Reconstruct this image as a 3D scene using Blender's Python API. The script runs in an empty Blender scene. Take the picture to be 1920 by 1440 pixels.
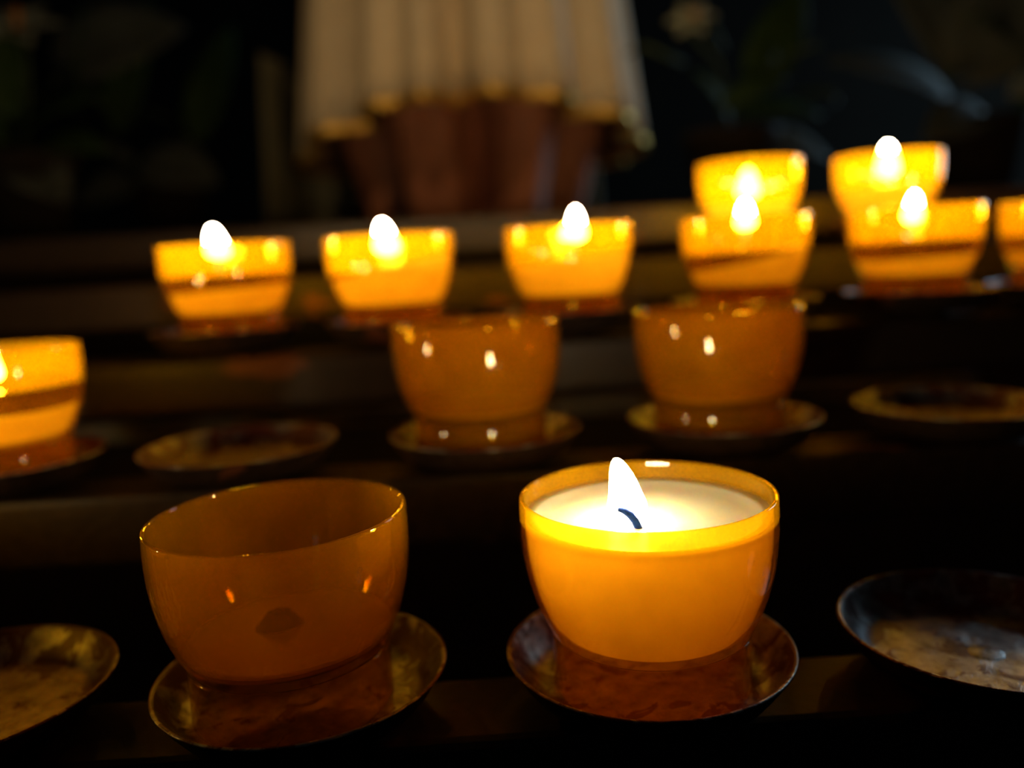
import bpy, bmesh, math, random
from mathutils import Vector, Matrix

scene = bpy.context.scene
col = scene.collection
MM = 0.001
PI = math.pi

# ------------------------------------------------------------------ camera
cam_data = bpy.data.cameras.new('camera')
cam = bpy.data.objects.new('camera', cam_data)
col.objects.link(cam)
cam_data.sensor_fit = 'HORIZONTAL'
cam_data.sensor_width = 36.0
cam_data.lens = 36.0 * 1555.4 / 1920.0
cam_data.clip_start = 0.005
cam_data.clip_end = 50
pitch, roll, yaw = 0.14968, 0.054556, 0.020633
fwd = Vector((math.sin(yaw) * math.cos(pitch), math.cos(yaw) * math.cos(pitch), -math.sin(pitch)))
right0 = Vector((math.cos(yaw), -math.sin(yaw), 0))
up0 = right0.cross(fwd)
right = math.cos(roll) * right0 - math.sin(roll) * up0
up = math.sin(roll) * right0 + math.cos(roll) * up0
cam.matrix_world = Matrix(((right.x, up.x, -fwd.x, 0), (right.y, up.y, -fwd.y, 0), (right.z, up.z, -fwd.z, 0), (0, 0, 0, 1)))
cam_data.dof.use_dof = True
cam_data.dof.focus_distance = 0.176
cam_data.dof.aperture_fstop = 5.2
scene.camera = cam

# ------------------------------------------------------------------ world, window light, statue fill, exposure
world = bpy.data.worlds.new('World')
scene.world = world
world.use_nodes = True
bg = world.node_tree.nodes['Background']
bg.inputs[0].default_value = (0.60, 0.61, 0.66, 1)
bg.inputs[1].default_value = 0.005

FLAME = 200.0          # flame radiance

def look_at(o, target):
    d = Vector(target) - o.location
    o.rotation_euler = d.to_track_quat('-Z', 'Y').to_euler()

# cool daylight from a window high on the right side of the chapel
ld = bpy.data.lights.new('window_light', 'AREA')
ld.shape = 'RECTANGLE'; ld.size = 0.55; ld.size_y = 1.25
ld.energy = 19.0; ld.color = (0.50, 0.78, 1.0)
lo = bpy.data.objects.new('window_light', ld); col.objects.link(lo)
lo.location = (2.30, 2.02, 0.62); look_at(lo, (0.05, 0.25, -0.08))

# added warm fill that brightens the statue, unseen, high on the left
sd = bpy.data.lights.new('statue_fill', 'SPOT')
sd.energy = 45; sd.color = (1.0, 0.66, 0.30); sd.spot_size = math.radians(15); sd.spot_blend = 0.7
sd.shadow_soft_size = 0.06
so = bpy.data.objects.new('statue_fill', sd); col.objects.link(so)
so.location = (-0.25, -0.75, 1.9); look_at(so, (0.0, 1.0, 0.30))

vs = scene.view_settings
vs.view_transform = 'Standard'; vs.look = 'None'; vs.gamma = 1.0; vs.exposure = 0.0; vs.use_curve_mapping = False
cy = scene.cycles
cy.adaptive_threshold = 0.03; cy.max_bounces = 8; cy.transparent_max_bounces = 18; cy.diffuse_bounces = 3; cy.glossy_bounces = 3
cy.transmission_bounces = 6; cy.sample_clamp_indirect = 4.0
cy.caustics_reflective = False; cy.caustics_refractive = False

# ------------------------------------------------------------------ materials
def new_mat(name):
    m = bpy.data.materials.new(name); m.use_nodes = True
    nt = m.node_tree; nt.nodes.clear()
    out = nt.nodes.new('ShaderNodeOutputMaterial')
    return m, nt, out

def nd(nt, t, **kw):
    n = nt.nodes.new(t)
    for k, v in kw.items():
        if k.startswith('i_'):
            key = k[2:]
            n.inputs[int(key) if key.isdigit() else key.replace('_', ' ')].default_value = v
        else:
            setattr(n, k, v)
    return n

def link(nt, a, b): nt.links.new(a, b)

def ramp(nt, fac, stops):
    r = nt.nodes.new('ShaderNodeValToRGB')
    e = r.color_ramp.elements
    while len(e) < len(stops): e.new(0.5)
    for el, (p, c) in zip(e, stops):
        el.position = p; el.color = c if len(c) == 4 else (*c, 1)
    link(nt, fac, r.inputs[0])
    return r

def obj_coords(nt, scale=1.0):
    tc = nt.nodes.new('ShaderNodeTexCoord'); oi = nt.nodes.new('ShaderNodeObjectInfo')
    mul = nd(nt, 'ShaderNodeMath', operation='MULTIPLY'); link(nt, oi.outputs['Random'], mul.inputs[0]); mul.inputs[1].default_value = 7.3
    add = nd(nt, 'ShaderNodeVectorMath', operation='ADD')
    link(nt, tc.outputs['Object'], add.inputs[0]); link(nt, mul.outputs[0], add.inputs[1])
    return tc, add.outputs[0]

def skin_fresnel(nt, ior):
    """same reflectance seen from either side of the thin sheet"""
    g = nt.nodes.new('ShaderNodeNewGeometry')
    mr = nd(nt, 'ShaderNodeMapRange'); link(nt, g.outputs['Backfacing'], mr.inputs[0])
    mr.inputs[3].default_value = ior; mr.inputs[4].default_value = 1 / ior
    fr = nt.nodes.new('ShaderNodeFresnel'); link(nt, mr.outputs[0], fr.inputs[0])
    return fr

def mat_principled(name, base, rough=0.5, metal=0.0, noise=None, bump=0.0, spec=0.5):
    m, nt, out = new_mat(name)
    p = nd(nt, 'ShaderNodeBsdfPrincipled', i_Roughness=rough, i_Metallic=metal)
    p.inputs['Specular IOR Level'].default_value = spec
    p.inputs['Base Color'].default_value = (*base, 1)
    tc, v = obj_coords(nt)
    if noise:
        sc, c2, lo_, hi_ = noise
        n = nd(nt, 'ShaderNodeTexNoise', i_Scale=sc, i_Detail=5.0); link(nt, v, n.inputs['Vector'])
        r = ramp(nt, n.outputs['Fac'], [(lo_, base), (hi_, c2)])
        link(nt, r.outputs[0], p.inputs['Base Color'])
        if bump:
            b = nd(nt, 'ShaderNodeBump', i_Strength=bump, i_Distance=0.002); link(nt, n.outputs['Fac'], b.inputs['Height'])
            link(nt, b.outputs[0], p.inputs['Normal'])
    link(nt, p.outputs[0], out.inputs[0])
    return m

def mat_amber(name, tint, scatter, clear):
    """thin amber plastic: clear tinted transmission + milky scatter + glossy skin"""
    m, nt, out = new_mat(name)
    tc, v = obj_coords(nt)
    n = nd(nt, 'ShaderNodeTexNoise', i_Scale=90.0, i_Detail=4.0); link(nt, v, n.inputs['Vector'])
    tr = nd(nt, 'ShaderNodeBsdfTransparent'); tr.inputs[0].default_value = (*tint, 1)
    tl = nd(nt, 'ShaderNodeBsdfTranslucent'); tl.inputs[0].default_value = (*scatter, 1)
    df = nd(nt, 'ShaderNodeBsdfDiffuse'); df.inputs[0].default_value = (*scatter, 1)
    sc = nd(nt, 'ShaderNodeMixShader', i_0=0.35); link(nt, tl.outputs[0], sc.inputs[1]); link(nt, df.outputs[0], sc.inputs[2])
    mr = nd(nt, 'ShaderNodeMapRange'); link(nt, n.outputs['Fac'], mr.inputs[0])
    mr.inputs[1].default_value = 0.3; mr.inputs[2].default_value = 0.7
    mr.inputs[3].default_value = clear + 0.04; mr.inputs[4].default_value = clear - 0.04
    body = nd(nt, 'ShaderNodeMixShader'); link(nt, mr.outputs[0], body.inputs[0])
    link(nt, sc.outputs[0], body.inputs[1]); link(nt, tr.outputs[0], body.inputs[2])
    gl = nd(nt, 'ShaderNodeBsdfGlossy', i_Roughness=0.05)
    fr = skin_fresnel(nt, 1.45)
    fin = nd(nt, 'ShaderNodeMixShader'); link(nt, fr.outputs[0], fin.inputs[0])
    link(nt, body.outputs[0], fin.inputs[1]); link(nt, gl.outputs[0], fin.inputs[2])
    link(nt, fin.outputs[0], out.inputs[0])
    return m

AMBER = mat_amber('amber_plastic', (1.0, 0.79, 0.17), (0.95, 0.51, 0.006), 0.79)

def mat_wax(name, clear, through, density):
    """wax: subsurface skin, light passing into (clear) and out of (through) the block"""
    m, nt, out = new_mat(name)
    p = nd(nt, 'ShaderNodeBsdfPrincipled', i_Roughness=0.35)
    p.inputs['Base Color'].default_value = (0.93, 0.84, 0.57, 1)
    p.inputs['Subsurface Weight'].default_value = 1.0 if name == 'firm_wax_top' else 0.0
    p.inputs['Subsurface Radius'].default_value = (1.0, 0.62, 0.30)
    p.inputs['Subsurface Scale'].default_value = 0.004
    p.inputs['Specular IOR Level'].default_value = 0.35
    tl = nd(nt, 'ShaderNodeBsdfTranslucent'); tl.inputs[0].default_value = (0.98, 0.94, 0.75, 1)
    tr = nd(nt, 'ShaderNodeBsdfTransparent'); tr.inputs[0].default_value = (1.0, 0.97, 0.85, 1)
    a = nd(nt, 'ShaderNodeMixShader', i_0=through); link(nt, p.outputs[0], a.inputs[1]); link(nt, tl.outputs[0], a.inputs[2])
    b = nd(nt, 'ShaderNodeMixShader', i_0=clear); link(nt, a.outputs[0], b.inputs[1]); link(nt, tr.outputs[0], b.inputs[2])
    link(nt, b.outputs[0], out.inputs[0])
    ab = nd(nt, 'ShaderNodeVolumeAbsorption', i_Density=density); ab.inputs[0].default_value = (0.67, 0.48, 0.08, 1)
    link(nt, ab.outputs[0], out.inputs['Volume'])
    return m
WAXTOP = mat_wax('molten_wax_top', 0.6, 0.2, 55.0)
FIRMTOP = mat_wax('firm_wax_top', 0.5, 0.15, 112.0)
FIRM = mat_wax('firm_wax', 0.0, 0.88, 112.0)
WAX = mat_wax('white_wax', 0.0, 0.85, 55.0)

def mat_liquid(name, tint):
    m, nt, out = new_mat(name)
    tr = nd(nt, 'ShaderNodeBsdfTransparent'); tr.inputs[0].default_value = (*tint, 1)
    gl = nd(nt, 'ShaderNodeBsdfGlossy', i_Roughness=0.05)
    fr = skin_fresnel(nt, 1.30)
    mx = nd(nt, 'ShaderNodeMixShader'); link(nt, fr.outputs[0], mx.inputs[0])
    link(nt, tr.outputs[0], mx.inputs[1]); link(nt, gl.outputs[0], mx.inputs[2]); link(nt, mx.outputs[0], out.inputs[0])
    return m
LIQUID = mat_liquid('melted_wax', (0.96, 0.93, 0.84))
LIQSHADE = mat_liquid('melted_wax_edge_shade', (0.16, 0.08, 0.03))  # dark tint puts the pool's unlit side band into the edge colour

def mat_flame():
    m, nt, out = new_mat('candle_flame')
    e = nd(nt, 'ShaderNodeEmission', i_Strength=FLAME); e.inputs[0].default_value = (1.0, 0.79, 0.46, 1)
    link(nt, e.outputs[0], out.inputs[0])
    return m
FLAMEM = mat_flame()

WICK = mat_principled('burnt_wick', (0.008, 0.06, 0.40), 0.8, noise=(900.0, (0.01, 0.10, 0.70), 0.4, 0.6))
SOOT = mat_principled('soot', (0.006, 0.006, 0.004), 0.9)

def mat_dish():
    m, nt, out = new_mat('tarnished_metal')
    tc, v = obj_coords(nt)
    p = nd(nt, 'ShaderNodeBsdfPrincipled')
    # radius in the pan
    sep = nd(nt, 'ShaderNodeSeparateXYZ'); link(nt, tc.outputs['Object'], sep.inputs[0])
    flat = nd(nt, 'ShaderNodeCombineXYZ'); link(nt, sep.outputs[0], flat.inputs[0]); link(nt, sep.outputs[1], flat.inputs[1])
    ln = nd(nt, 'ShaderNodeVectorMath', operation='LENGTH'); link(nt, flat.outputs[0], ln.inputs[0])
    wall = nd(nt, 'ShaderNodeMapRange'); link(nt, ln.outputs['Value'], wall.inputs[0])
    wall.inputs[1].default_value = 0.019; wall.inputs[2].default_value = 0.027; wall.inputs[3].default_value = -0.05; wall.inputs[4].default_value = 0.07
    n1 = nd(nt, 'ShaderNodeTexNoise', i_Scale=105.0, i_Detail=7.0, i_Roughness=0.6, i_Distortion=0.8); link(nt, v, n1.inputs['Vector'])
    n2 = nd(nt, 'ShaderNodeTexNoise', i_Scale=210.0, i_Detail=6.0, i_Roughness=0.65); link(nt, v, n2.inputs['Vector'])
    n3 = nd(nt, 'ShaderNodeTexNoise', i_Scale=1800.0, i_Detail=3.0); link(nt, v, n3.inputs['Vector'])
    base = ramp(nt, n2.outputs['Fac'], [(0.30, (0.10, 0.085, 0.07)), (0.52, (0.33, 0.32, 0.31)), (0.75, (0.52, 0.52, 0.50))])
    pa = nd(nt, 'ShaderNodeMath', operation='ADD'); link(nt, n1.outputs['Fac'], pa.inputs[0]); link(nt, wall.outputs[0], pa.inputs[1])
    patch = ramp(nt, pa.outputs[0], [(0.53, (0, 0, 0)), (0.57, (1, 1, 1))])
    mix = nd(nt, 'ShaderNodeMix', data_type='RGBA'); link(nt, patch.outputs[0], mix.inputs[0])
    link(nt, base.outputs[0], mix.inputs[6]); mix.inputs[7].default_value = (0.085, 0.022, 0.014, 1)
    link(nt, mix.outputs[2], p.inputs['Base Color'])
    inv = nd(nt, 'ShaderNodeMath', operation='MULTIPLY_ADD'); link(nt, patch.outputs[0], inv.inputs[0]); inv.inputs[1].default_value = -0.62; inv.inputs[2].default_value = 0.68
    link(nt, inv.outputs[0], p.inputs['Metallic'])
    rr = nd(nt, 'ShaderNodeMapRange'); link(nt, n2.outputs['Fac'], rr.inputs[0]); rr.inputs[3].default_value = 0.20; rr.inputs[4].default_value = 0.46
    link(nt, rr.outputs[0], p.inputs['Roughness'])
    b = nd(nt, 'ShaderNodeBump', i_Strength=0.35, i_Distance=0.0004); link(nt, n3.outputs['Fac'], b.inputs['Height'])
    b2 = nd(nt, 'ShaderNodeBump', i_Strength=0.5, i_Distance=0.0012); link(nt, n1.outputs['Fac'], b2.inputs['Height']); link(nt, b.outputs[0], b2.inputs['Normal'])
    link(nt, b2.outputs[0], p.inputs['Normal'])
    link(nt, p.outputs[0], out.inputs[0])
    return m
DISH = mat_dish()

def mat_rail():
    m, nt, out = new_mat('chipped_black_paint')
    tc, v = obj_coords(nt)
    p = nd(nt, 'ShaderNodeBsdfPrincipled')
    mp = nd(nt, 'ShaderNodeMapping'); mp.inputs['Scale'].default_value = (20, 50, 50); link(nt, v, mp.inputs[0])
    n1 = nd(nt, 'ShaderNodeTexNoise', i_Scale=1.0, i_Detail=5.0, i_Roughness=0.5); link(nt, mp.outputs[0], n1.inputs['Vector'])
    chips = ramp(nt, n1.outputs['Fac'], [(0.64, (0, 0, 0)), (0.67, (1, 1, 1))])
    n2 = nd(nt, 'ShaderNodeTexNoise', i_Scale=300.0, i_Detail=4.0); link(nt, v, n2.inputs['Vector'])
    paint = ramp(nt, n2.outputs['Fac'], [(0.3, (0.018, 0.011, 0.007)), (0.8, (0.046, 0.026, 0.014))])
    mix = nd(nt, 'ShaderNodeMix', data_type='RGBA'); link(nt, chips.outputs[0], mix.inputs[0])
    link(nt, paint.outputs[0], mix.inputs[6]); mix.inputs[7].default_value = (0.15, 0.05, 0.022, 1)
    link(nt, mix.outputs[2], p.inputs['Base Color'])
    rr = nd(nt, 'ShaderNodeMapRange'); link(nt, n2.outputs['Fac'], rr.inputs[0]); rr.inputs[3].default_value = 0.32; rr.inputs[4].default_value = 0.60
    link(nt, rr.outputs[0], p.inputs['Roughness'])
    p.inputs['Specular IOR Level'].default_value = 0.35
    b = nd(nt, 'ShaderNodeBump', i_Strength=0.3, i_Distance=0.0006); link(nt, n2.outputs['Fac'], b.inputs['Height'])
    link(nt, b.outputs[0], p.inputs['Normal'])
    link(nt, p.outputs[0], out.inputs[0])
    return m
RAIL = mat_rail()
GREYBAR = mat_principled('grey_paint', (0.20, 0.20, 0.18), 0.5, noise=(30.0, (0.12, 0.11, 0.09), 0.35, 0.7))
ROBE = mat_principled('ivory_cloth', (0.66, 0.54, 0.37), 0.75, noise=(60.0, (0.58, 0.46, 0.31), 0.3, 0.7), bump=0.1)
GOLD = mat_principled('gold_braid', (0.80, 0.50, 0.10), 0.38, metal=0.75, noise=(260.0, (0.62, 0.36, 0.06), 0.3, 0.7), bump=0.3)
SKIRT = mat_principled('terracotta_cloth', (0.36, 0.13, 0.065), 0.7, noise=(40.0, (0.27, 0.09, 0.045), 0.3, 0.7))
LINING = mat_principled('brown_lining', (0.13, 0.055, 0.03), 0.8)
MANTLE = mat_principled('olive_cloth', (0.17, 0.15, 0.09), 0.8, noise=(30.0, (0.12, 0.11, 0.065), 0.3, 0.7))
LEAF = mat_principled('dark_leaf', (0.035, 0.065, 0.018), 0.5, noise=(40.0, (0.055, 0.09, 0.025), 0.3, 0.7), spec=0.15)
GREYLEAF = mat_principled('grey_green_leaf', (0.115, 0.12, 0.105), 0.6, noise=(30.0, (0.08, 0.085, 0.07), 0.3, 0.7), spec=0.1)
PETAL = mat_principled('pale_petal', (0.34, 0.33, 0.27), 0.55, noise=(50.0, (0.26, 0.27, 0.17), 0.3, 0.7))
STAMEN = mat_principled('orange_stamen', (0.42, 0.16, 0.02), 0.6)
STEM = mat_principled('green_stem', (0.03, 0.05, 0.015), 0.6)
POT = mat_principled('dark_glazed_pot', (0.03, 0.022, 0.018), 0.75, spec=0.1)
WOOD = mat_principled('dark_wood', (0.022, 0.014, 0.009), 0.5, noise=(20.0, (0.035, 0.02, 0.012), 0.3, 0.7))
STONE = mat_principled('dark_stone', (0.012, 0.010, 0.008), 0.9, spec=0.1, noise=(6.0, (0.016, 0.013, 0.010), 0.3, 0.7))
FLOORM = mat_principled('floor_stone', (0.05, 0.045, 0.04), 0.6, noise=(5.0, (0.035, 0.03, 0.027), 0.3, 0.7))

# ------------------------------------------------------------------ helpers
def mesh_obj(name, me, mat, parent=None, loc=(0, 0, 0)):
    if mat is not None and len(me.materials) == 0: me.materials.append(mat)
    o = bpy.data.objects.new(name, me); col.objects.link(o)
    o.parent = parent; o.location = loc
    return o

def from_data(name, verts, faces, smooth=True):
    me = bpy.data.meshes.new(name)
    me.from_pydata(verts, [], faces); me.validate()
    bm = bmesh.new(); bm.from_mesh(me)
    bmesh.ops.recalc_face_normals(bm, faces=bm.faces); bm.to_mesh(me); bm.free()
    if smooth: me.polygons.foreach_set('use_smooth', [True] * len(me.polygons))
    return me

def lathe(name, prof, seg=64, closed=False):
    """prof: list of (r,z) metres; a point with r==0 becomes a pole. closed joins the last point to the first."""
    V, F, rings = [], [], []
    for r, z in prof:
        if r < 1e-9:
            rings.append([len(V)]); V.append((0, 0, z))
        else:
            rings.append(list(range(len(V), len(V) + seg)))
            V += [(r * math.cos(2 * PI * k / seg), r * math.sin(2 * PI * k / seg), z) for k in range(seg)]
    pairs = list(zip(rings[:-1], rings[1:]))
    if closed: pairs.append((rings[-1], rings[0]))
    for a, b in pairs:
        for k in range(seg):
            j = (k + 1) % seg
            if len(a) == 1 and len(b) == 1: continue
            if len(a) == 1: F.append((a[0], b[k], b[j]))
            elif len(b) == 1: F.append((a[k], a[j], b[0]))
            else: F.append((a[k], a[j], b[j], b[k]))
    return from_data(name, V, F)

def box(name, lo_, hi_, bevel=0.0, seg=2):
    bm = bmesh.new()
    bmesh.ops.create_cube(bm, size=1.0)
    for v in bm.verts:
        v.co = Vector([(lo_[i] + hi_[i]) / 2 + v.co[i] * (hi_[i] - lo_[i]) for i in range(3)])
    if bevel: bmesh.ops.bevel(bm, geom=bm.edges[:], offset=bevel, segments=seg, affect='EDGES', profile=0.5)
    me = bpy.data.meshes.new(name); bm.to_mesh(me); bm.free()
    return me

def tube(name, pts, rads, seg=10):
    """swept round tube with closed ends"""
    V, F = [], []
    n = len(pts); pts = [Vector(p) for p in pts]
    for i, p in enumerate(pts):
        t = (pts[min(i + 1, n - 1)] - pts[max(i - 1, 0)]).normalized()
        a = t.cross(Vector((0, 1, 0.01))).normalized(); b = t.cross(a)
        for k in range(seg):
            w = 2 * PI * k / seg
            V.append(tuple(p + rads[i] * (math.cos(w) * a + math.sin(w) * b)))
    for i in range(n - 1):
        for k in range(seg):
            j = (k + 1) % seg
            F.append((i * seg + k, i * seg + j, (i + 1) * seg + j, (i + 1) * seg + k))
    F.append(tuple(range(seg))); F.append(tuple(range((n - 1) * seg, n * seg)))
    return from_data(name, V, F)

def thing(name, label, cat, loc=(0, 0, 0), group=None):
    o = bpy.data.objects.new(name, None); col.objects.link(o)
    o.empty_display_size = 0.02; o.location = loc
    o['label'] = label; o['category'] = cat
    if group: o['group'] = group
    return o

def interp(tab, x):
    if x <= tab[0][0]: return tab[0][1]
    for (a, va), (b, vb) in zip(tab, tab[1:]):
        if x <= b:
            t = (x - a) / (b - a); t2 = t
            return va + (vb - va) * t2
    return tab[-1][1]

# ------------------------------------------------------------------ setting
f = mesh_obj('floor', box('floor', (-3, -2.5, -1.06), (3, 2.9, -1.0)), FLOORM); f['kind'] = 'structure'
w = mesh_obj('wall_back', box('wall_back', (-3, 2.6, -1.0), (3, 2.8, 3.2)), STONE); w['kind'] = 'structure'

# ------------------------------------------------------------------ votive rack
ROWY = [0.1914, 0.2981, 0.4017, 0.5054, 0.6095]
DISHZ = [-0.0953, -0.0607, -0.0251, 0.0101, 0.0453]     # dish rim height in each row
RAILTOP = [z - 0.0135 for z in DISHZ]
rack = thing('votive_rack', 'black chipped metal votive rack with stepped horizontal rails carrying the candle dishes', 'candle rack', (0, 0.40, -1.0))
rack_o = Vector((0, 0.40, -1.0))
def rack_part(name, me, mat): return mesh_obj(name, me, mat, rack, -rack_o)
for y, z in zip(ROWY, RAILTOP):
    rack_part('rail', box('rail', (-0.60, y - 0.015, z - 0.025), (0.60, y + 0.015, z), 0.0022), RAIL)
b = rack_part('cross_bar', box('cross_bar', (-0.596, 0.452, -0.0885), (0.272, 0.458, -0.0775), 0.001), GREYBAR)
b['label'] = 'pale grey flat cross bar under the rails'
for x in (0.262, -0.592):
    rack_part('bracket', box('bracket', (x - 0.004, 0.458, -0.0885), (x + 0.004, 0.4995, -0.0200), 0.0005), RAIL)
def side_plate(x):
    pts = []
    prof = [(ROWY[0] - 0.03, RAILTOP[0] - 0.045), (ROWY[0] - 0.03, RAILTOP[0]), (ROWY[4] + 0.03, RAILTOP[4]), (ROWY[4] + 0.03, RAILTOP[4] - 0.045)]
    V = [(x, a, c) for a, c in prof] + [(x + 0.006, a, c) for a, c in prof]
    return from_data('side_plate', V, [(0, 1, 2, 3), (4, 5, 6, 7), (0, 1, 5, 4), (1, 2, 6, 5), (2, 3, 7, 6), (3, 0, 4, 7)], False)
for x in (-0.606, 0.600):
    rack_part('side_plate', side_plate(x), RAIL)
    for y, z in ((ROWY[0], RAILTOP[0] - 0.02), (ROWY[4], RAILTOP[4] - 0.02)):
        rack_part('leg', box('leg', (x - 0.009, y - 0.012, -1.0), (x + 0.015, y + 0.012, z), 0.002), RAIL)

# ------------------------------------------------------------------ dishes
def dish_mesh():
    t = 0.0008
    up_ = [(0, -8.2), (3.0, -8.2), (20.0, -8.2), (25.5, -8.1), (27.6, -7.7), (29.2, -6.6), (31.0, -4.4), (32.7, -2.0), (33.7, -0.5), (34.3, 0.0)]
    dn = [(34.9, -0.1), (34.95, -0.5), (34.5, -1.0), (33.5, -2.6), (31.7, -5.2), (29.8, -7.7), (28.0, -8.9), (25.6, -9.3), (20, -9.4), (0, -9.4)]
    me = lathe('pan', [(r * MM, z * MM) for r, z in up_ + dn], 72)
    me.materials.append(DISH); me.materials.append(RAIL)      # the underside takes the dark rail material
    for p in me.polygons:
        if p.normal.z < -0.2: p.material_index = 1
    return me
PAN = dish_mesh()
BOSS = lathe('rivet', [(r * MM, z * MM) for r, z in [(4.2, -8.25), (4.0, -8.1), (3.2, -8.0), (2.0, -7.9), (0.9, -7.85), (0, -7.84)]], 24)
NECK = lathe('neck', [(r * MM, z * MM) for r, z in [(0, -9.35), (21, -9.35), (16, -10.6), (12.5, -12.2), (12.0, -13.5), (0, -13.5)]], 40)

def make_dish(x, row, label, group=None):
    t = thing('metal_dish', label, 'dish', (x, ROWY[row], DISHZ[row]), group)
    a = random.Random(int(x * 10000) + row).uniform(0, 2 * PI)
    for nm, me, mt in (('pan', PAN, DISH), ('rivet', BOSS, DISH), ('neck', NECK, RAIL)):
        o = mesh_obj(nm, me, mt, t); o.rotation_euler.z = a
    return t

make_dish(-0.1334, 0, 'empty stained metal dish with reddish patches beside the unlit cup with the soot spot')
make_dish(-0.2181, 0, 'metal dish under the burning candle beside the reddish stained empty dish')
make_dish(-0.0507, 0, 'metal dish under the large unlit amber cup with a dark soot spot')
make_dish(0.0340, 0, 'metal dish under the brim-full burning candle on the front rail')
make_dish(0.1186, 0, 'empty metal dish with bluish sheen beside the brim-full burning candle')
make_dish(-0.1801, 1, 'metal dish under the burning candle on the second rail')
make_dish(-0.0940, 1, 'empty metal dish between the burning candle and an unlit cup on second rail')
make_dish(-0.0044, 1, 'metal dish under the unlit cup next to an empty dish on second rail')
make_dish(0.0831, 1, 'metal dish under the unlit cup directly behind the brim-full burning candle')
make_dish(0.1685, 1, 'empty metal dish in front of the pale grey cross bar on second rail')
for x, lab in ((-0.1275, 'metal dish under the end candle with a melted pool on the third rail'),
               (-0.0442, 'metal dish under the candle with slanted wax and wide flame on the third rail'),
               (0.0375, 'metal dish under the candle with the double flame on the third rail'),
               (0.1233, 'metal dish under the candle with slanted wax and dark melted wedge on third rail'),
               (0.2087, 'metal dish under the candle with a flat dark melted band on third rail'),
               (0.2825, 'metal dish under the outermost candle on the third rail')):
    make_dish(x, 2, lab)
make_dish(0.1583, 3, 'metal dish under the back-row candle whose flame sits deep in its cup')
make_dish(0.2430, 3, 'metal dish under the back-row candle whose flame rises above the rim')

# ------------------------------------------------------------------ cups
CUPH = 47.4
SEAM = 14.0
OUT = [(0, 30.0), (4, 30.15), (8, 30.15), (12, 29.95), (16, 29.5), (19.5, 28.85), (23, 27.95), (26, 26.95), (28.5, 25.95), (30.5, 25.0), (32.2, 24.2), (33.4, 23.7)]   # depth below rim, radius
def r_out(z):  return interp([(CUPH - d, r) for d, r in reversed(OUT)], z)          # z above cup base, mm
def r_in(z):   return r_out(z) - 1.15
FLOORZ = SEAM + 1.6
def bowl_mesh():
    prof = [(0, SEAM), (18, SEAM), (22.6, SEAM), (23.4, SEAM + 0.1)]
    n = 26
    for i in range(n + 1):
        z = SEAM + 0.5 + (CUPH - 0.35 - SEAM - 0.5) * i / n
        prof.append((r_out(z), z))
    prof += [(29.9, CUPH - 0.1), (29.45, CUPH), (29.0, CUPH - 0.12)]
    for i in range(n + 1):
        z = CUPH - 0.5 + (FLOORZ + 0.8 - CUPH + 0.5) * i / n
        prof.append((r_in(z), z))
    prof += [(r_in(FLOORZ + 0.3) - 0.5, FLOORZ + 0.25), (r_in(FLOORZ) - 1.2, FLOORZ), (12, FLOORZ), (0, FLOORZ)]
    return lathe('bowl', [(r * MM, z * MM) for r, z in prof], 96)
BOWL = bowl_mesh()
FOOT = lathe('foot', [(r * MM, z * MM) for r, z in [(23.3, 0.0), (23.75, 0.4), (23.85, 1.2), (23.8, 7), (23.75, 13.4), (23.5, 13.95), (22.8, 13.95), (22.65, 13.2), (22.7, 7), (22.75, 1.0), (22.8, 0.3), (22.95, 0.0)]], 96, closed=True)

def wax_mesh(name, level, tilt=(0, 0), dip=0.6, base=None, gap=0.12, seg=72):
    """solid wax fill: level = mm above the cup base at the axis, tilt = slope in x and y"""
    zb = FLOORZ + 0.05 if base is None else base
    def top(x, y):
        rr = math.hypot(x, y)
        zz = level + tilt[0] * x + tilt[1] * y - dip * math.exp(-(rr / 9.0) ** 2)
        edge = max(0.0, (rr - 24.0) / 4.0)
        return max(zb + 0.4, zz + 0.5 * edge ** 2)
    ns, nt_ = 10, 12
    V, F = [(0, 0, zb)], []
    rows = []
    rb = r_in(zb + 0.8) - 1.5
    rings = [('b', 0.5), ('b', 1.0)] + [('s', (i + 1) / ns) for i in range(ns)] + [('t', 1 - (i + 1) / nt_) for i in range(nt_ - 1)]
    for kind, q in rings:
        idx = []
        for k in range(seg):
            c, s = math.cos(2 * PI * k / seg), math.sin(2 * PI * k / seg)
            re = r_in(level) - gap
            for _ in range(3):
                zt = top(re * c, re * s); re = r_in(zt) - gap
            if kind == 'b': r, z = rb * q, zb
            elif kind == 's':
                z = zb + (zt - zb) * q; r = min(r_in(max(z, zb + 0.8)) - gap, rb + (z - zb) * 2.2)
            else:
                r = re * q; z = top(r * c, r * s)
            idx.append(len(V)); V.append((r * c, r * s, z))
        rows.append(idx)
    last = len(V); V.append((0, 0, top(0, 0)))
    for k in range(seg):
        j = (k + 1) % seg
        F.append((0, rows[0][j], rows[0][k]))
        F.append((last, rows[-1][k], rows[-1][j]))
    for a, b_ in zip(rows, rows[1:]):
        for k in range(seg):
            j = (k + 1) % seg
            F.append((a[k], a[j], b_[j], b_[k]))
    me = from_data(name, [(x * MM, y * MM, z * MM) for x, y, z in V], F)
    firm = CUPH - level < 12          # a full candle is still firm, a burnt-down one is hot and clear
    me.materials.append(FIRM if firm else WAX); me.materials.append(FIRMTOP if firm else WAXTOP)
    for p in me.polygons:
        if p.normal.z > 0.8: p.material_index = 1
    return me, top

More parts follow.
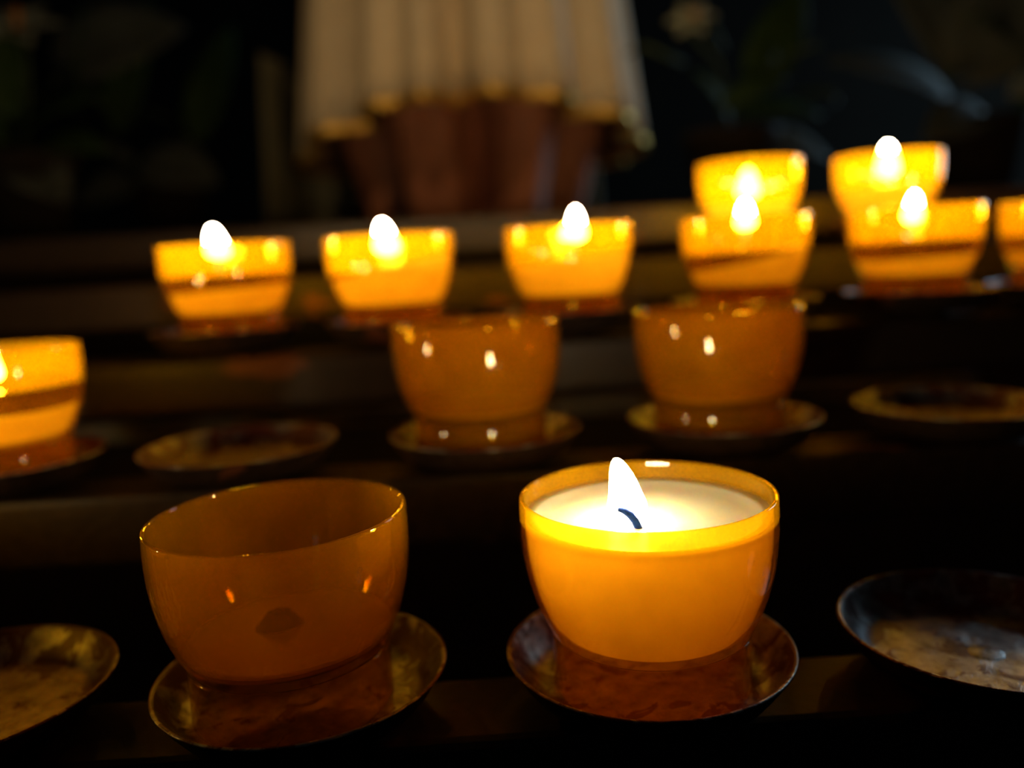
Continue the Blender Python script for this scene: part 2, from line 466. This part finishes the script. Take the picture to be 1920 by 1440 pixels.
def liquid_mesh(name, z2, top, seg=64):
    """pool of melted wax between the solid top and the flat level z2"""
    V, F = [], []
    fr = [0.0, 0.25, 0.5, 0.75, 0.92, 1.0]
    grid = {}
    for side in (0, 1):
        for i, q in enumerate(fr):
            for k in range(seg if i else 1):
                c, s = math.cos(2 * PI * k / seg), math.sin(2 * PI * k / seg)
                if side: z = z2
                else:
                    z = z2 - 0.05
                    re = (r_in(z2) - 0.2) * q
                    z = min(z, top(re * c, re * s) + 0.15)
                r = (r_in(z) - 0.2) * q
                grid[side, i, k] = len(V); V.append((r * c * MM, r * s * MM, z * MM))
        for k in range(seg):
            j = (k + 1) % seg
            F.append((grid[side, 0, 0], grid[side, 1, k], grid[side, 1, j]))
            for i in range(1, len(fr) - 1):
                F.append((grid[side, i, k], grid[side, i, j], grid[side, i + 1, j], grid[side, i + 1, k]))
    e = len(fr) - 1
    for k in range(seg):
        j = (k + 1) % seg
        F.append((grid[0, e, k], grid[0, e, j], grid[1, e, j], grid[1, e, k]))
    me = from_data(name, V, F)
    me.materials.append(LIQUID); me.materials.append(LIQSHADE)
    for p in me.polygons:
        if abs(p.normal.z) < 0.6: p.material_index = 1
    return me

FLP = [(0, 1.6), (0.04, 2.9), (0.10, 3.7), (0.18, 4.1), (0.30, 4.0), (0.45, 3.4), (0.60, 2.95), (0.75, 2.4), (0.87, 1.75), (0.94, 1.2), (0.985, 0.6)]
def flame_mesh(name, base, tip, width, bend=0.0, seg=18):
    b_, t_ = Vector(base), Vector(tip)
    V, F = [tuple(b_ * MM)], []
    rings = []
    for q, r in FLP:
        c = b_.lerp(t_, q) + Vector((bend * math.sin(PI * q), 0, 0)); c.z += 0.25
        rr = r * width / 8.2
        rings.append(list(range(len(V), len(V) + seg)))
        V += [tuple(Vector((c.x + rr * math.cos(2 * PI * k / seg), c.y + 0.85 * rr * math.sin(2 * PI * k / seg), c.z)) * MM) for k in range(seg)]
    last = len(V); V.append(tuple((t_ + Vector((0, 0, 0.25))) * MM))
    for k in range(seg):
        j = (k + 1) % seg
        F.append((0, rings[0][j], rings[0][k])); F.append((last, rings[-1][k], rings[-1][j]))
        for a, c in zip(rings, rings[1:]): F.append((a[k], a[j], c[j], c[k]))
    return from_data(name, V, F)

def cup_shell(t, spin):
    for nm, me in (('bowl', BOWL), ('foot', FOOT)):
        o = mesh_obj(nm, me, AMBER, t); o.rotation_euler.z = spin

def cup_base(row): return DISHZ[row] - 0.0082 + 0.00003

def candle(x, y, row, label, level, tilt=(0, 0), pool=None, flame=(0, 0, 0, 9, 15), wick_xy=None, group=None, lean=0.0, bend=0.0, second=None, wick_pts=None):
    """flame = centre x,y,z relative to the rim centre (mm), width, height"""
    t = thing('votive_candle', label, 'candle', (x, y, cup_base(row)), group)
    cup_shell(t, random.Random(int(x * 9000)).uniform(0, 6))
    me, top = wax_mesh('wax', CUPH - level, tilt)
    wx = mesh_obj('wax', me, WAX, t)
    if pool is not None:
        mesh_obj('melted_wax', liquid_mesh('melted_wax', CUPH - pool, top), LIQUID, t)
    fx, fy, fz, fw, fh = flame
    fz += CUPH
    if wick_pts is None:
        wxy = wick_xy or (fx * 0.6, fy)
        z0 = top(*wxy) - 1.0
        z1 = fz - fh * 0.30
        if z1 < z0 + 1.5: z1 = z0 + 1.5
        wick_pts = [(wxy[0], wxy[1], z0), (wxy[0] + (fx - wxy[0]) * 0.4, wxy[1], z0 + (z1 - z0) * 0.5), (fx, fy, z1)]
        rad = [0.9, 0.85, 0.7]
    else:
        rad = [1.0] * (len(wick_pts) - 2) + [0.9, 0.6]
    wk = mesh_obj('wick', tube('wick', [Vector(p) * MM for p in wick_pts], [r * MM for r in rad]), WICK, t)
    fl = mesh_obj('flame', flame_mesh('flame', (fx - lean * 0.5, fy, fz - fh / 2), (fx + lean * 0.5, fy, fz + fh / 2), fw, bend), FLAMEM, t)
    if second:
        sx, sz, sw, sh = second
        mesh_obj('flame', flame_mesh('flame_side', (fx + sx, fy, fz + sz - sh / 2), (fx + sx, fy, fz + sz + sh / 2), sw), FLAMEM, t)
    return t

def empty_cup(x, y, row, label, residue, tilt=(0, 0), spot=None):
    t = thing('votive_cup', label, 'candle cup', (x, y, cup_base(row)))
    cup_shell(t, random.Random(int(x * 9000)).uniform(0, 6))
    me, top = wax_mesh('wax_residue', FLOORZ + residue, tilt, dip=0.0)
    wx = mesh_obj('wax_residue', me, WAX, t)
    if spot:
        sx, sy = spot
        rnd = random.Random(5)
        V = [(sx, sy, top(sx, sy) + 4.6)]; F = []
        n = 22
        for ring, h in ((0.5, 3.6), (1.0, 0.06)):
            for k in range(n):
                a = 2 * PI * k / n
                rr = ring * (1 + 0.16 * math.sin(2 * a + 1) + rnd.uniform(-0.05, 0.05))
                px, py = sx + 5.0 * rr * math.cos(a), sy + 5.0 * rr * math.sin(a)
                V.append((px, py, top(px, py) + h))
        for k in range(n):
            j = (k + 1) % n
            F += [(0, 1 + k, 1 + j), (1 + k, 1 + n + k, 1 + n + j, 1 + j)]
        o = mesh_obj('soot_spot', from_data('soot_spot', [(a * MM, b_ * MM, c * MM) for a, b_, c in V], F), SOOT, t)
        mesh_obj('wick', tube('wick', [Vector(p) * MM for p in ((sx - 2, sy, top(sx, sy)), (sx - 1.2, sy - 1, top(sx, sy) + 3), (sx + 1.5, sy - 2, top(sx, sy) + 4.6))], [0.8 * MM, 0.75 * MM, 0.5 * MM]), SOOT, t)
    return t

# front rail
candle(0.0342, 0.1895, 0, 'brim-full amber candle with a curved blue wick burning on the front rail', 5.3,
       flame=(-6.4, -5.8, 2.1, 9.0, 15.2), lean=-2.4, bend=0.5,
       wick_pts=[(-3.4, -10.3, CUPH - 7.2), (-3.7, -10.2, CUPH - 5.6), (-4.4, -10.1, CUPH - 3.9), (-5.5, -10.1, CUPH - 2.3), (-6.8, -10.0, CUPH - 1.3), (-8.3, -9.9, CUPH - 0.8)])
candle(-0.2175, 0.1914, 0, 'burning amber candle on the front rail beside the reddish stained empty dish', 9.0, flame=(0, 0, 4.0, 8.5, 17))
empty_cup(-0.0531, 0.1910, 0, 'large unlit amber cup with a dark soot spot on its wax residue', 2.2, (0.02, 0.0), spot=(-3.0, 3.0))
# second rail
candle(-0.1801, 0.2988, 1, 'burning amber candle on the second rail beside an empty dish', 22.0, pool=13.5, flame=(0.5, 0, -5.1, 8, 13.5))
empty_cup(-0.0060, 0.2974, 1, 'unlit amber cup between an empty dish and another unlit cup on second rail', 2.4)
empty_cup(0.0816, 0.2984, 1, 'unlit amber cup directly behind the brim-full burning candle', 2.4)
# third rail
candle(-0.1245, 0.4026, 2, 'burning candle with a melted pool at the end of third rail above an empty dish', 21.6, (0.045, 0), 14.2, (-3.6, 0, 1.0, 11, 14.5), lean=-2.2)
candle(-0.0464, 0.4001, 2, 'burning candle with steeply slanted wax and broad flame behind an unlit cup', 15.4, (0.19, 0), 16.6, (-1.6, 0, -1.0, 11.5, 15.5), lean=-2.0)
candle(0.0387, 0.4005, 2, 'burning candle with a double flame and evenly bright wax on third rail', 16.0, (0.11, 0), None, (4.1, 0, 0.2, 9, 15), second=(-5.0, -3.6, 5.0, 6.5))
candle(0.1237, 0.4007, 2, 'burning candle with slanted wax and a dark melted wedge on third rail', 20.4, (0.19, 0), 16.6, (0.3, 0, 0.6, 8.6, 12.5))
candle(0.2071, 0.4028, 2, 'burning candle with a flat dark band of melted wax on third rail', 24.0, (0.035, 0), 15.8, (-0.6, 0, -0.3, 8.4, 13.8), lean=1.2)
candle(0.2825, 0.4020, 2, 'outermost burning candle on the third rail, next to the flat dark-banded one', 23.6, (0.03, 0), 16.0, (0, 0, -0.5, 7, 13))
# fourth rail
candle(0.1587, 0.5048, 3, 'back-row burning candle with its flame deep inside the amber cup', 25.0, (0, 0), None, (-0.4, 0, -12.6, 12.5, 16))
candle(0.2426, 0.5055, 3, 'back-row burning candle with a tall flame rising above its rim', 19.5, (0.03, 0), None, (0.5, 0, -3.0, 12.5, 19))

# ------------------------------------------------------------------ altar table behind the rack
tab = thing('altar_table', 'dark wooden altar table carrying the robed statue and plants behind the rack', 'table', (0, 1.25, -1.0))
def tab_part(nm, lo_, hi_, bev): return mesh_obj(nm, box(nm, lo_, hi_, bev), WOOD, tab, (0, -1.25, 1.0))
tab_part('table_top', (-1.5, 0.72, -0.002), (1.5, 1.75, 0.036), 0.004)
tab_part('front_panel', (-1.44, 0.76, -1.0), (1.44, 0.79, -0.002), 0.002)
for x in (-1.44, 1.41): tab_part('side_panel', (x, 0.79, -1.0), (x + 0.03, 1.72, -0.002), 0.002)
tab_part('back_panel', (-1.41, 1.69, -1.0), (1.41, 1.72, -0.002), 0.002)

# ------------------------------------------------------------------ robed statue
SX, SY = -0.011, 1.12
st = thing('robed_statue', 'statue in a pleated ivory robe with gold hem over a terracotta skirt', 'statue', (SX, SY, 0.036))
def gsum(a, lst):
    s = 0.0
    for c, w_, d_ in lst:
        u = (a - c + 180) % 360 - 180
        s += d_ * math.exp(-(u / w_) ** 2)
    return s
VAL = [(-43, 7, 0.062), (-20.5, 4.5, 0.016), (-3.5, 5.0, 0.050), (17.5, 4.5, 0.018), (40.5, 6, 0.058), (-70, 6, 0.03), (68, 6, 0.03)] + [(a, 8, 0.03) for a in range(95, 270, 27)]
def robe_r(a, z):          # a in degrees from the camera side, z above hem
    q = max(0.0, min(1.0, z / 0.75))
    return 0.226 * (1 - 0.42 * q) - gsum(a, VAL) * (1 - 0.45 * q)
def polar(a, r, z): return (r * math.sin(math.radians(a)), -r * math.cos(math.radians(a)), z)
def hem_drop(a): return 0.047 * (1 - math.cos(math.radians(a))) if abs((a + 180) % 360 - 180) < 90 else 0.047
def shell(name, rf, z0, z1, nz, th_, a0=0, a1=360, na=240, drop=lambda a: 0.0):
    """thick cloth shell: outer and inner surface joined at the hems"""
    full = abs(a1 - a0 - 360) < 1e-6
    n = na if full else na + 1
    V, F = [], []
    for layer in (0, 1):
        for i in range(nz + 1):
            z = z0 + (z1 - z0) * i / nz
            for k in range(n):
                a = a0 + (a1 - a0) * k / na
                V.append(polar(a, rf(a, z - z0) - layer * th_, z - drop(a)))
    L = (nz + 1) * n
    lim = n if full else n - 1
    for i in range(nz):
        for k in range(lim):
            j = (k + 1) % n
            F.append((i * n + k, i * n + j, (i + 1) * n + j, (i + 1) * n + k))
            F.append((L + i * n + k, L + i * n + j, L + (i + 1) * n + j, L + (i + 1) * n + k))
    for k in range(lim):
        j = (k + 1) % n
        F.append((k, j, L + j, L + k)); F.append((nz * n + k, nz * n + j, L + nz * n + j, L + nz * n + k))
    if not full:
        for i in range(nz):
            for k in (0, n - 1): F.append((i * n + k, (i + 1) * n + k, L + (i + 1) * n + k, L + i * n + k))
    return from_data(name, V, F)
HEM = 0.173 - 0.036
rb = mesh_obj('robe', shell('robe', robe_r, HEM, HEM + 0.62, 14, 0.004, drop=hem_drop), ROBE, st)
mesh_obj('hem_trim', shell('hem_trim', lambda a, z: robe_r(a, z) + 0.0015 - 0.006 * (1 if z < 0.004 else 0) * 0, HEM - 0.004, HEM + 0.008, 2, 0.0075, drop=hem_drop), GOLD, rb)
mesh_obj('lining', shell('lining', lambda a, z: robe_r(a, z) - 0.0068, HEM + 0.001, HEM + 0.30, 6, 0.002, na=160, drop=hem_drop), LINING, rb)
def skirt_r(a, z):
    q = min(1.0, z / 0.16)
    base = 0.140 + 0.042 * q
    return base - gsum(a, [(3, 9, 0.075), (-52, 13, 0.05), (54, 13, 0.05), (-95, 10, 0.04), (95, 10, 0.04), (-19, 6, 0.006), (27, 5, -0.006)] + [(c, 10, 0.03) for c in (130, 165, 200, 235)])
mesh_obj('underskirt', shell('underskirt', skirt_r, 0.0, 0.22, 8, 0.003, na=180), SKIRT, st)
mesh_obj('mantle', shell('mantle', lambda a, z: 0.262 + 0.012 * math.sin(math.radians(a * 9)) - 0.05 * z, 0.006, 0.225, 8, 0.005, a0=135, a1=284, na=100), MANTLE, st)
bs = lathe('body', [(0, HEM + 0.20), (0.12, HEM + 0.20), (0.115, HEM + 0.45), (0.09, HEM + 0.62), (0.0, HEM + 0.66)], 40)
mesh_obj('body', bs, ROBE, st)

# ------------------------------------------------------------------ plants
def leaf_mesh(name, L, W, curl, fold=0.25, n=10):
    V, F = [], []
    th_ = 0.0012
    for side in (0, 1):
        for i in range(n + 1):
            t = i / n
            wd = W * (math.sin(PI * min(1, t ** 0.75)) ** 0.8) * 0.5 + 0.0015
            for k in range(5):
                u = (k - 2) / 2
                V.append((u * wd, t * L * math.cos(curl * t * 0.5), L * t * -math.sin(curl * t * 0.5) + abs(u) * wd * fold - side * th_))
    m = (n + 1) * 5
    for i in range(n):
        for k in range(4):
            a = i * 5 + k
            F.append((a, a + 1, a + 6, a + 5)); F.append((m + a, m + a + 1, m + a + 6, m + a + 5))
        for k in (0, 4):
            a = i * 5 + k
            F.append((a, a + 5, m + a + 5, m + a))
    for k in range(4):
        F.append((k, k + 1, m + k + 1, m + k)); a = n * 5 + k; F.append((a, a + 1, m + a + 1, m + a))
    return from_data(name, V, F)
def orient(o, tip_dir, normal):
    y = Vector(tip_dir).normalized(); z = Vector(normal); z = (z - z.dot(y) * y).normalized(); x = y.cross(z)
    o.matrix_local = Matrix(((x.x, y.x, z.x, o.location.x), (x.y, y.y, z.y, o.location.y), (x.z, y.z, z.z, o.location.z), (0, 0, 0, 1)))
def plant(loc, label, leaves, flowers, pot_r=0.055, pot_h=0.10):
    t = thing('potted_plant', label, 'plant', loc)
    mesh_obj('pot', lathe('pot', [(0, 0), (pot_r * 0.7, 0), (pot_r, pot_h), (pot_r * 1.06, pot_h), (pot_r * 1.06, pot_h * 0.9), (pot_r * 0.9, pot_h * 0.88), (0, pot_h * 0.86)], 28), POT, t)
    c = Vector((0, 0, pot_h * 0.8))
    for base, tip, W, mat_, nrm in leaves:
        base, tip = Vector(base), Vector(tip); L = (tip - base).length
        o = mesh_obj('leaf', leaf_mesh('leaf', L, W, 0.5), mat_, t, base)
        orient(o, tip - base, nrm)
        mid = (c + base) / 2 + Vector((0, 0, 0.02))
        mesh_obj('leaf_stalk', tube('leaf_stalk', [c, mid, base + (tip - base) * 0.05], [0.003, 0.0027, 0.002], 6), STEM, o).matrix_parent_inverse = o.matrix_local.inverted()
    for pos, facing, size in flowers:
        pos = Vector(pos); fc = Vector(facing).normalized()
        fl = mesh_obj('flower', lathe('flower', [(0, 0), (0.004, 0.0), (0.007, 0.01), (0.006, 0.02), (0.0, 0.021)], 12), STEM, t, pos)
        fl.rotation_euler = fc.to_track_quat('Z', 'Y').to_euler()
        for k in range(6):
            p = mesh_obj('petal', leaf_mesh('petal', size, size * 0.45, 0.9, 0.35), PETAL, fl, (0, 0, 0.012))
            a = 2 * PI * k / 6
            orient(p, (math.cos(a), math.sin(a), 0.9), (-math.cos(a) * 0.9, -math.sin(a) * 0.9, 1.0))
        mesh_obj('stamen', tube('stamen', [(0, 0, 0.012), (0.001, 0.002, size * 0.5), (0.004, 0.006, size * 0.85)], [0.003, 0.0035, 0.005], 8), STAMEN, fl)
        mesh_obj('flower_stem', tube('flower_stem', [c, (c + pos) / 2 + Vector((0.01, 0, 0.03)), pos], [0.003, 0.003, 0.003], 6), STEM, fl).matrix_parent_inverse = fl.matrix_local.inverted() if False else Matrix.LocRotScale(fl.location, fl.rotation_euler, None).inverted()
    return t
UPN = (0.2, -0.6, 0.7)
def at(loc, pts): return [((b0[0] - loc[0], b0[1] - loc[1], b0[2] - loc[2]), (t0[0] - loc[0], t0[1] - loc[1], t0[2] - loc[2]), W, m_, n_) for b0, t0, W, m_, n_ in pts]
L1 = (-0.44, 1.20, 0.036)
plant(L1, 'plant with broad grey-green leaves beside the olive mantle of the statue', at(L1, [
    ((-0.56, 1.16, 0.285), (-0.39, 1.14, 0.345), 0.115, GREYLEAF, (0.1, -0.9, 0.4)),
    ((-0.45, 1.14, 0.155), (-0.345, 1.10, 0.135), 0.085, GREYLEAF, (0.2, -0.8, 0.6)),
    ((-0.53, 1.16, 0.190), (-0.425, 1.14, 0.150), 0.022, GREYLEAF, (0.3, -0.5, 0.8)),
    ((-0.50, 1.20, 0.20), (-0.47, 1.23, 0.42), 0.06, LEAF, (0.0, -0.9, 0.3)),
    ((-0.40, 1.20, 0.18), (-0.34, 1.22, 0.36), 0.05, LEAF, (0.2, -0.9, 0.3)),
    ((-0.46, 1.15, 0.13), (-0.53, 1.11, 0.115), 0.06, GREYLEAF, UPN)]), [])
L2 = (-0.49, 0.92, 0.036)
plant(L2, 'lily plant with a pale flower and orange stamen beside the grey-leaved plant', at(L2, [
    ((-0.49, 0.92, 0.17), (-0.52, 0.90, 0.31), 0.06, LEAF, (0.2, -0.9, 0.3)),
    ((-0.48, 0.92, 0.16), (-0.40, 0.88, 0.205), 0.05, LEAF, UPN),
    ((-0.47, 0.92, 0.145), (-0.39, 0.88, 0.15), 0.05, LEAF, UPN),
    ((-0.48, 0.90, 0.125), (-0.42, 0.86, 0.095), 0.06, GREYLEAF, UPN),
    ((-0.50, 0.90, 0.13), (-0.56, 0.87, 0.115), 0.05, GREYLEAF, UPN),
    ((-0.50, 0.92, 0.15), (-0.56, 0.88, 0.21), 0.05, LEAF, UPN)]),
    [((0.036, -0.03, 0.200), (0.1, -0.7, 0.8), 0.045)])
L3 = (0.30, 1.02, 0.036)
plant(L3, 'leafy plant with a small pale flower close beside the statue robe', at(L3, [
    ((0.275, 0.98, 0.155), (0.335, 0.95, 0.195), 0.035, LEAF, UPN),
    ((0.30, 1.0, 0.15), (0.39, 0.97, 0.165), 0.05, LEAF, (0.1, -0.5, 0.85)),
    ((0.29, 1.0, 0.15), (0.26, 0.97, 0.205), 0.03, LEAF, UPN),
    ((0.33, 1.04, 0.18), (0.41, 1.05, 0.33), 0.06, LEAF, (0.0, -0.9, 0.3)),
    ((0.33, 1.02, 0.13), (0.42, 1.0, 0.115), 0.05, GREYLEAF, UPN)]),
    [((-0.055, -0.04, 0.205), (-0.2, -0.7, 0.5), 0.028)])
L4 = (0.60, 1.02, 0.036)
plant(L4, 'plant with large pale grey leaves at the far end of the altar table', at(L4, [
    ((0.575, 1.00, 0.17), (0.64, 0.97, 0.34), 0.12, GREYLEAF, (-0.3, -0.8, 0.3)),
    ((0.56, 1.0, 0.15), (0.42, 0.97, 0.235), 0.07, GREYLEAF, UPN),
    ((0.58, 1.02, 0.18), (0.49, 1.0, 0.36), 0.08, GREYLEAF, (0.2, -0.9, 0.2)),
    ((0.61, 0.98, 0.155), (0.71, 0.94, 0.185), 0.06, PETAL, UPN),
    ((0.59, 0.99, 0.14), (0.50, 0.93, 0.125), 0.06, GREYLEAF, UPN),
    ((0.62, 0.99, 0.14), (0.70, 0.94, 0.14), 0.05, LEAF, UPN)]), [])
